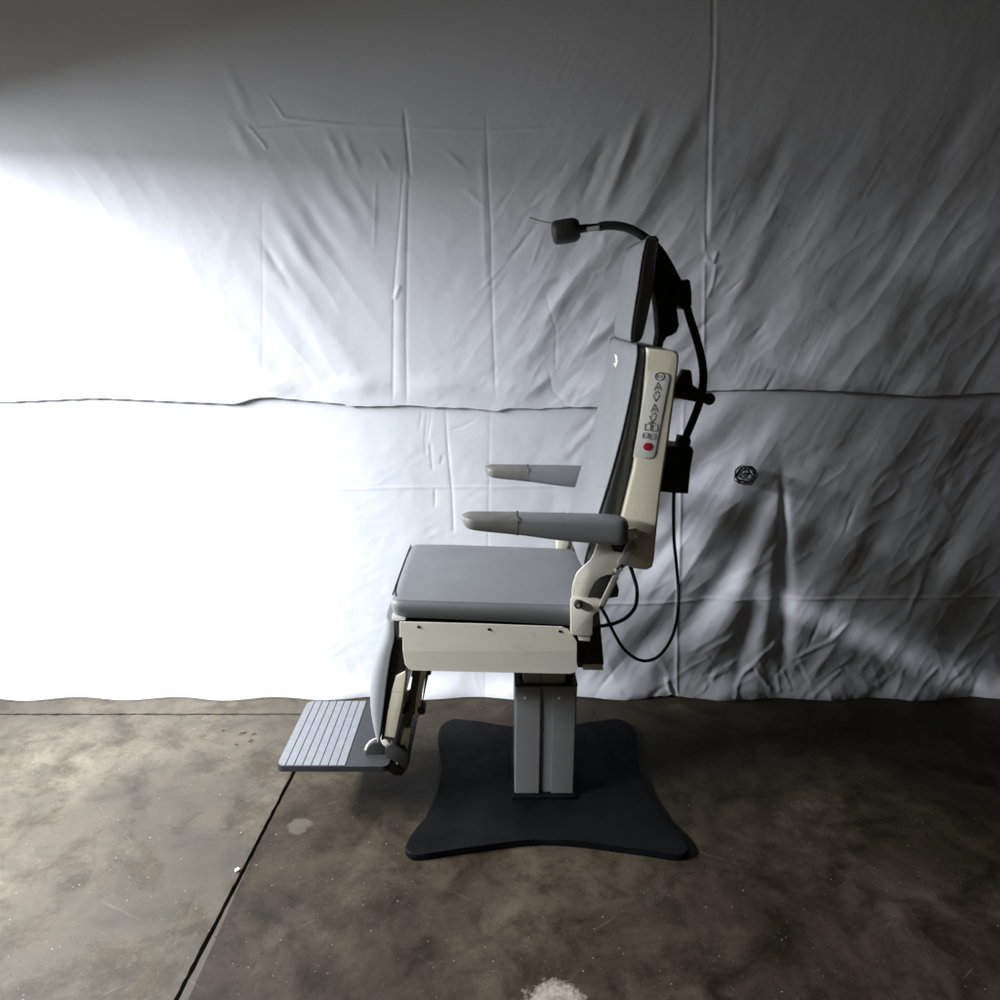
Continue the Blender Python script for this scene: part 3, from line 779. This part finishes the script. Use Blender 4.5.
# armrests
def armrest(sign):
    Ys = -0.30                      # outer face plane, traced on the near arm
    top = [(461, 519), (466, 518.5), (480, 518.8), (518, 519), (560, 519.5), (600, 520.5), (622, 522), (630, 524)]
    bot = [(461.5, 525), (466, 530), (480, 532.8), (518, 537), (560, 542.8), (600, 546.2), (622, 547.6), (629, 547)]
    T = catmull([(*W(a, c, Ys), 0) for a, c in top], 6); B_ = catmull([(*W(a, c, Ys), 0) for a, c in bot], 6)
    Lt = 0.030
    xs_ = [T[0].x + Lt * (1 - math.cos(k / 10 * math.pi / 2)) for k in range(10)]
    xm = T[18].x
    xs_ += list(np.linspace(T[0].x + Lt, xm, 10)) + list(np.linspace(xm, T[-1].x - 0.03, 16))[1:] + [T[-1].x - 0.03 + 0.03 * math.sin(k / 8 * math.pi / 2) for k in range(1, 9)]
    tx = [p.x for p in T]; tz = [p.y for p in T]; bx = [p.x for p in B_]; bz = [p.y for p in B_]
    def build(i0, i1, grow, name, mat, par):
        b = bmesh.new(); rings = []
        N = len(xs_)
        for i in range(i0, i1):
            x = xs_[i]
            zt_, zb_ = float(np.interp(x, tx, tz)), float(np.interp(x, bx, bz))
            dist0 = x - T[0].x; L = Lt
            k = 1.0
            if dist0 < L: k = math.sqrt(max(0.0, 1 - (1 - dist0 / L) ** 2))
            dist1 = xs_[-1] - x
            if dist1 < 0.03: k = min(k, 0.55 + 0.45 * math.sqrt(max(0.0, 1 - (1 - dist1 / 0.03) ** 2)))
            hw = 0.034 * max(k, 0.12) + grow
            cz = (zt_ + zb_) / 2; hh = (zt_ - zb_) / 2 * (0.5 + 0.5 * k) + grow
            yc = sign * 0.266
            ring = []
            for q in range(28):
                a = q / 28 * 2 * math.pi
                ca, sa = math.cos(a), math.sin(a)
                ex = 0.42
                yy = math.copysign(abs(ca) ** ex, ca) * hw; zz = math.copysign(abs(sa) ** ex, sa) * hh
                yy *= 1 - 0.18 * (zz < 0) * abs(zz / hh) ** 2     # undercut towards the underside
                zz2 = zz + (0.003 * (1 - (yy / hw) ** 2) if zz > 0 else 0)
                ring.append(b.verts.new((x, yc + yy, cz + zz2)))
            rings.append(ring)
        for A, B2 in zip(rings, rings[1:]):
            for q in range(28): b.faces.new((A[q], A[(q + 1) % 28], B2[(q + 1) % 28], B2[q]))
        b.faces.new(rings[0][::-1]); b.faces.new(rings[-1])
        return link(name, b, mat, par, angle=50)
    N = len(xs_)
    a = build(0, N, 0, 'armrest', M['vinyl'], chair)
    cap = build(0, 20, 0.0007, 'arm_cover', M['worn_vinyl'], a)
    # seam ridge
    x = T[18].x
    zt_, zb_ = T[18].y, B_[18].y
    pr = []
    for q in range(28):
        an = q / 28 * 6.2832; ca, sa = math.cos(an), math.sin(an)
        yy = math.copysign(abs(ca) ** .42, ca) * 0.035; zz = math.copysign(abs(sa) ** .42, sa) * ((zt_ - zb_) / 2 + 0.001)
        yy *= 1 - 0.18 * (zz < 0)
        pr.append(Vector((x + 0.003 * math.sin(an * 3), sign * 0.266 + yy, (zt_ + zb_) / 2 + zz + (0.002 if zz > 0 else 0))))
    link('seam', tube_bm(pr, 0.0009, 6, closed=True), M['thread'], a, smooth=True)
    return a
armrest(-1)
far_arm = armrest(1)
far_arm.location.x += 0.045      # the far arm sits a little further back

# hinge plates, both sides
def mirror_prism(name, pts, Y, Y1, mat, parent, bevel=0.0015, sign=-1, seg=2):
    p = pxp(pts, Y)
    return link(name, prism_bm(p, sign * abs(Y), sign * abs(Y1), bevel, seg=seg), mat, parent, angle=40)
for sg in (-1, 1):
    arc = [(x, y) for x, y in [(598, 541), (611, 541), (611.5, 546), (613, 550.5), (617, 552.8), (621, 553), (620, 560), (617, 569), (613.5, 574.5), (607, 574.8), (600, 577.5), (594.5, 582.5), (590.5, 590), (587, 600), (584, 610), (572, 610), (572, 592), (573, 584), (577, 573), (583, 567), (590, 561), (594, 554)]]
    mirror_prism('hinge_arm', arc, -0.238, -0.232, M['panel_cream'], chair, 0.0008, sg)
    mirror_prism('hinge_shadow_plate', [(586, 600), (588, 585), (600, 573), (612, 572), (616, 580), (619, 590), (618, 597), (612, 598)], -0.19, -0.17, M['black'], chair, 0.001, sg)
    hb = mirror_prism('hinge_bracket', [(572, 598), (598, 598.5), (601, 601), (604, 605), (603, 609), (595, 613.5), (593, 616), (592.5, 634), (591, 636), (572, 635), (570.5, 633), (570.5, 600)], -0.246, -0.2395, M['panel_cream'], chair, 0.0012, sg)
    mirror_prism('hinge_tab', [(577, 634), (590.5, 635), (590, 641.5), (579, 640.5)], -0.2385, -0.232, M['panel_cream'], chair, 0.001, sg)
    # knob
    s = Vector((W(578, 603.5, -0.246)[0], sg * 0.246, W(578, 603.5, -0.246)[1]))
    kb = link('hinge_knob', cyl_bm(s, s + Vector((0, sg * 0.013, 0)), 0.0115, 0.010, n=24, bevel=0.002), M['black'], chair, angle=40)
    link('knob_bolt', cyl_bm(s + Vector((0, sg * 0.012, 0)), s + Vector((0, sg * 0.0165, 0)), 0.0045, n=6), M['steel'], kb)
    # folding strut
    def bar(name, a, c, w, Y, th, mat, sg=sg):
        ax, az = W(*a, Y); cx2, cz2 = W(*c, Y)
        d = Vector((cx2 - ax, 0, cz2 - az)); L = d.length; d.normalize(); n_ = Vector((-d.z, 0, d.x)) * w / 2
        pts = [(ax, az)]
        A = Vector((ax, 0, az)); C = Vector((cx2, 0, cz2))
        q = [A - n_, C - n_, C + d * w * 0.35 - n_ * 0.5, C + d * w * 0.35 + n_ * 0.5, C + n_, A + n_, A - d * w * 0.35 + n_ * 0.5, A - d * w * 0.35 - n_ * 0.5]
        return link(name, prism_bm([(v.x, v.z) for v in q], sg * abs(Y), sg * (abs(Y) - th), 0.001), mat, chair, angle=40)
    st_ = bar('strut_link', (601.5, 607), (616, 577), 0.0145, -0.256, 0.008, M['steel'])
    bar('strut_link', (621.5, 565), (632, 546), 0.022, -0.252, 0.014, M['steel'])
    bar('strut_yoke', (615, 576), (622, 566), 0.012, -0.254, 0.010, M['black'])
    for px, py, rr in ((601, 607.5, 0.005), (617.5, 572.5, 0.0065), (621, 569.5, 0.004)):
        s = Vector((W(px, py, -0.256)[0], sg * 0.256, W(px, py, -0.256)[1]))
        link('pivot_pin', cyl_bm(s + Vector((0, sg * 0.003, 0)), s - Vector((0, sg * 0.02, 0)), rr, n=16), M['screw'] if rr == 0.005 else M['steel'], chair, angle=40)
    pt = mirror_prism('pivot_tab', [(628, 529), (636, 528), (642, 535), (643, 539), (641, 543), (629, 543.5)], -0.235, -0.228, M['panel_cream'], chair, 0.001, sg)
    s = Vector((W(637.5, 538, -0.235)[0], sg * 0.235, W(637.5, 538, -0.235)[1]))
    link('pivot_cap', cyl_bm(s + Vector((0, sg * 0.005, 0)), s, 0.0065, n=20, bevel=0.001), M['white'], pt, angle=40)
    mirror_prism('arm_mount', [(606, 536), (634, 530), (634, 546), (624, 553), (612, 551)], -0.234, -0.19, M['black'], chair, 0.002, sg)

# leg rest
YL = -0.19
legF = [W(384, 621, YL), W(381, 636, YL), W(374, 655, YL), W(369, 675, YL), W(366.5, 695, YL), W(367, 715, YL), W(371.5, 734, YL), W(376, 743, YL)]
legR = [W(394, 622, YL), W(394.5, 637, YL), W(391, 653, YL), W(387.5, 675, YL), W(385, 695, YL), W(382.5, 715, YL), W(380, 734, YL), W(378.5, 743, YL)]
# vinyl pad: rounded to the front, its welt on the rear edge
def pad(name, F_, R_, half, mat, parent):
    Fp = catmull([(x, 0, z) for x, z in F_], 6); Rp = catmull([(x, 0, z) for x, z in R_], 6)
    b = bmesh.new(); rings = []
    for f, r in zip(Fp, Rp):
        ring = []
        n = 22
        for k in range(n + 1):
            a = math.pi * k / n
            y = -half * math.copysign(abs(math.cos(a)) ** 0.30, math.cos(a))
            s_ = math.sin(a) ** 0.62 if 0 < k < n else 0
            p = r + (f - r) * s_
            ring.append(b.verts.new((p.x, y, p.z)))
        rings.append(ring)
    m = len(rings[0])
    for A, B2 in zip(rings, rings[1:]):
        for k in range(m): b.faces.new((A[k], A[(k + 1) % m], B2[(k + 1) % m], B2[k]))
    b.faces.new(rings[0][::-1]); b.faces.new(rings[-1])
    o = link(name, b, mat, parent, angle=65)
    L = [p + Vector((0, -half - 0.0005, 0)) for p in Rp]; Rr = [p + Vector((0, half + 0.0005, 0)) for p in Rp]
    link('piping', tube_bm(L + Rr[::-1], 0.0022, 8, closed=True), M['piping'], o, smooth=True)
    return o
legpad = pad('leg_cushion', legF, legR, 0.19, M['vinyl'], chair)
prism('leg_board', [(397, 638), (401.5, 638), (404.5, 668), (401, 690), (394, 735), (381, 741), (384, 715), (387, 690), (389.5, 668), (392.5, 653)], -0.182, 0.182, M['black'], chair, 0.002)
prism('leg_channel', [(396, 676), (405, 671.5), (407, 674), (403.5, 700), (395.5, 738.5), (384, 736.5), (388, 712), (392, 690)], -0.187, 0.187, M['cream'], chair, 0.0035, seg=3)
prism('channel_lip', [(383.5, 736.5), (395.5, 739), (394.5, 741), (384, 739)], -0.189, 0.189, M['black'], chair, 0.0006)
# linkage under the seat
for sg in (-1, 1):
    def lbar(name, pts, Y, th, mat):
        return link(name, prism_bm(pxp(pts, Y), sg * abs(Y), sg * (abs(Y) - th), 0.001), mat, chair, angle=40)
    lbar('link_bar', [(414, 668), (424, 668), (417, 700), (410, 728), (403.5, 755), (396, 754), (403, 720), (409, 695)], -0.13, 0.012, M['brown'])
    lbar('link_bar', [(421, 668), (427, 668), (422, 695), (419.5, 716), (414.5, 717), (416, 700)], -0.15, 0.006, M['cream'])
    lbar('link_bar', [(426.5, 668), (430, 668), (424, 697), (421.5, 706)], -0.145, 0.02, M['black'])
    lbar('link_bar', [(404.5, 728), (411.5, 728), (407.5, 750), (405, 755), (398, 752)], -0.142, 0.006, M['cream'])
    lbar('cross_link', [(402, 700), (404, 694), (411, 690), (414.5, 685), (413, 696), (408, 703), (404, 708)], -0.12, 0.01, M['white'])
    lbar('cross_link', [(403, 708), (411, 706), (424, 706), (424, 712), (410, 715), (402, 714)], -0.115, 0.02, M['black'])
    for px, py, rr in ((421.5, 710.5, 0.0115), (406.5, 709.5, 0.007)):
        s = Vector((W(px, py, -0.15)[0], sg * 0.15, W(px, py, -0.15)[1]))
        link('pivot_knob', cyl_bm(s + Vector((0, sg * 0.004, 0)), s - Vector((0, sg * 0.035, 0)), rr, n=20, bevel=0.0015), M['black'], chair, angle=40)
# foot pivot block
prism('foot_pivot', [(385, 748), (391, 744), (404, 747), (409, 756), (408, 768), (402, 776), (394, 776), (386, 770)], -0.15, 0.15, M['black'], chair, 0.003)
s = P(397, 763.5, -0.15)
link('pivot_pin', cyl_bm(s + Vector((0, -0.003, 0)), s + Vector((0, 0.01, 0)), 0.003, n=14), M['steel'], chair, angle=40)

# footrest plate
ZF = 0.185
def FG(px, py, Z=ZF): return G(px, py, Z)
nl = FG(276.5, 765); nr = FG(388, 768)
Yn = (nl.y + nr.y) / 2; Yf = FG(340, 701.0).y
xa = nl.x; xb = nr.x
def rrect(x0, x1, y0, y1, r, n=6):
    p = []
    for cx_, cy_, a0 in ((x0 + r, y0 + r, math.pi), (x1 - r, y0 + r, 1.5 * math.pi), (x1 - r, y1 - r, 0), (x0 + r, y1 - r, 0.5 * math.pi)):
        for k in range(n + 1):
            a = a0 + k / n * math.pi / 2; p.append((cx_ + r * math.cos(a), cy_ + r * math.sin(a)))
    return p
b = zprism(rrect(xa, xb, Yn, Yf, 0.018), ZF - 0.017, ZF)
foot = link('footrest', b, M['darkgrey'], chair, angle=40)
xs0 = xa + 0.002; xs1 = FG(345, 766.5).x
n = 8
wd = (xs1 - xs0) / n
for i in range(n):
    a0 = xs0 + i * wd + (0.0014 if i else 0); a1 = xs0 + (i + 1) * wd - 0.0014
    if i == 0:
        p = [(a0 + 0.016, Yn + 0.003), (a1, Yn + 0.003), (a1, Yf - 0.003), (a0 + 0.016, Yf - 0.003), (a0 + 0.004, Yf - 0.012), (a0, Yf - 0.02), (a0, Yn + 0.02), (a0 + 0.004, Yn + 0.009)]
    else: p = [(a0, Yn + 0.003), (a1, Yn + 0.003), (a1, Yf - 0.003), (a0, Yf - 0.003)]
    link('tread_strip', zprism(p, ZF - 0.001, ZF + 0.0022), M['tread'], foot)
# half-round hinge lug standing on the plate
Yq = -0.13
lug = [(365, 757)] + [(377.5 - 12.5 * math.cos(k / 10 * math.pi), 757 - 15 * math.sin(k / 10 * math.pi)) for k in range(1, 10)] + [(390, 757)]
prism('foot_lug', lug, Yq, Yq + 0.02, M['black'], chair, 0.002)
lug2 = [(363.5, 757.5), (365.5, 757.5)] + [(377.5 - 12.5 * math.cos(k / 10 * math.pi), 757 - 15 * math.sin(k / 10 * math.pi)) for k in range(1, 6)] + [(377.5 - 14.5 * math.cos(k / 10 * math.pi), 757 - 17.5 * math.sin(k / 10 * math.pi)) for k in range(5, 0, -1)]
prism('lug_washer', lug2, Yq + 0.021, Yq + 0.03, M['white'], chair, 0.0006)
prism('lug_guard', [(380, 739), (386, 740), (390, 744), (391, 749), (387, 748), (382, 744)], Yq - 0.01, Yq + 0.01, M['panel_cream'], chair, 0.0006)

# chair cables
def cable(name, pts, r, parent, mat=None, closed=False):
    pp = catmull([P(a, c, y) for a, c, y in pts], 8)
    return link(name, tube_bm(pp, r, 10), mat or M['rubber'], parent, smooth=True)
cable('cable', [(629, 562, -0.02), (633.5, 576, 0.0), (637, 590, 0.02), (635.5, 606, 0.03), (627, 617, 0.03), (614, 623.5, 0.02), (598, 626.5, 0.0)], 0.0055, chair)

# ------------------------------------------------------------ lamp
lamp = empty('gooseneck_lamp', P(680, 400, 0.0))
tag(lamp, 'black gooseneck examination lamp arching over the headrest of the chair', 'lamp')
a0 = P(551.5, 233.5, 0.0); a1 = P(579.5, 229, 0.0)
ax = (a1 - a0); L = ax.length
prof = [(0, 0.006), (0.002, 0.020), (0.006, 0.0265), (0.012, 0.029), (L * 0.5, 0.030), (L * 0.8, 0.029), (L - 0.008, 0.0265), (L - 0.001, 0.021), (L, 0.010)]
hd = link('lamp_head', lathe_bm(prof, a0, ax), M['black'], lamp, angle=40)
link('switch_wire', tube_bm(catmull([P(529.5, 217.5, 0.02), P(536, 219.5, 0.015), P(543, 221.5, 0.008), P(553, 223, 0.0)], 5), 0.0011, 6), M['screw'], hd, smooth=True)
link('lamp_neck', cyl_bm(P(578, 229.2, 0), P(588, 227.8, 0), 0.0105, 0.0095, n=24, bevel=0.001), M['black'], lamp, angle=40)
prism('neck_label', [(586.5, 227.0), (599.2, 225.4), (599.4, 229.2), (587, 230.8)], -0.0135, -0.006, M['white'], lamp, 0.0015)
gp = [(586, 228.2, 0), (592, 227.4, 0), (598, 226.8, 0), (606, 225.6, 0), (618, 226, 0), (630, 229, 0), (642, 235.5, 0), (652, 243, 0.01), (660, 251, 0.02), (667, 262, 0.02), (674, 275, 0.02), (681, 289, 0.02), (686.5, 306, 0.02), (690.5, 320, 0.02), (696, 337, 0.02),
      (700.5, 354, 0.02), (703.2, 372, 0.02), (702.5, 388, 0.02), (699, 404, 0.02), (693, 420, 0.02), (687, 434, 0.02), (684.5, 442, 0.02)]
pp = catmull([P(*q) for q in gp], 10)
# ribbed sleeve: fine rings along the neck
rad = [(0.0085 if i < 22 else 0.0105) + 0.0005 * (i % 2) for i in range(len(pp))]
link('gooseneck', tube_bm(pp, 0.0108, 14, radii=rad), M['rubber'], lamp, smooth=True)
prism('clamp_knob', [(680, 281), (688, 279), (690.5, 281), (692, 292), (692, 305), (684, 309.5), (678, 305), (675, 299), (668, 297), (668, 288), (676, 288)], -0.03, 0.05, M['black'], lamp, 0.004, seg=3)
prism('lamp_holder', [(666, 387), (680, 389), (704, 394.5), (710, 397), (709, 403), (700, 403), (666, 396)], -0.01, 0.045, M['black'], lamp, 0.002)
prism('holder_block', [(678, 379), (681, 376), (684, 370), (691, 370.5), (692, 374), (693, 385), (700, 390), (704, 396), (674, 392)], 0.0, 0.035, M['black'], lamp, 0.002)
s = P(708, 398.5, -0.01)
link('holder_knob', cyl_bm(s + Vector((0, -0.014, 0)), s + Vector((0, 0.0, 0)), 0.0165, 0.015, n=26, bevel=0.003), M['black'], lamp, angle=40)
prism('socket_sleeve', [(679.5, 436), (690, 438), (691.5, 441), (689.5, 450), (677, 448)], 0.0, 0.035, M['black'], lamp, 0.003, seg=3)
prism('power_box', [(667, 446), (692, 447.5), (694, 451), (691, 468), (688.5, 494), (676, 493), (661, 492), (663, 470)], -0.03, 0.06, M['black'], lamp, 0.004, seg=3)
cable('cable', [(674, 490, 0.02), (673.5, 510, 0.03), (674, 540, 0.04), (676.5, 565, 0.05), (678.3, 590, 0.05), (677.5, 615, 0.05), (672, 637, 0.05), (661, 654, 0.05), (649, 660.5, 0.05), (637, 659, 0.04), (624, 649, 0.03), (614, 633, 0.02), (606, 616, 0.0), (600, 606, -0.02)], 0.0048, lamp)

# ------------------------------------------------------------ small litter on the floor
def chip(px, py, s, mat, label, cat, name):
    p = G(px, py, 0.001)
    b = bmesh.new()
    k = 7
    vs = [b.verts.new((p.x + s * math.cos(i / k * 6.283) * random.uniform(0.6, 1), p.y + s * math.sin(i / k * 6.283) * random.uniform(0.6, 1), 0.001)) for i in range(k)]
    f = b.faces.new(vs); r = bmesh.ops.extrude_face_region(b, geom=[f])
    for v in r['geom']:
        if isinstance(v, bmesh.types.BMVert): v.co.z = 0.001 + s * random.uniform(0.4, 0.9)
    tag(link(name, b, mat), label, cat)
chip(237.5, 870.5, 0.0075, M['white'], 'white pebble beside the floor joint at lower left', 'pebble', 'pebble')
def leaf(px, py, L, ang):
    p = G(px, py, 0.001); b = bmesh.new(); d = Vector((math.cos(ang), math.sin(ang), 0))
    pts = [p + d * (k - 2) * L / 4 + Vector((0, random.uniform(-.003, .003), 0.003 + random.uniform(0, 0.002))) for k in range(5)]
    tube_bm(pts, 0.0022, 5, bm=b, radii=[0.0006, 0.0026, 0.0018, 0.0028, 0.0006])
    o = link('leaf_crumb', b, M['brown'], smooth=True)
    return o
places = [(223, 731, 'lone dark leaf crumb on the pale concrete nearest the left'), (242, 733.5, 'longest dark leaf crumb on concrete left of the footrest'), (253, 734.5, 'dark leaf crumb just left of the footrest, rightmost of the litter'),
          (250, 741.5, 'dark leaf crumb below the others, close to the footrest'), (235.5, 745, 'smallest dark leaf crumb, nearest the camera of the litter')]
for (px, py, lb), L, a in zip(places, (0.012, 0.03, 0.02, 0.018, 0.009), (0.1, 0.5, 0.2, 0.7, 0.0)):
    tag(leaf(px, py, L, a), lb, 'leaf crumb', 'leaf crumbs scattered on the concrete')
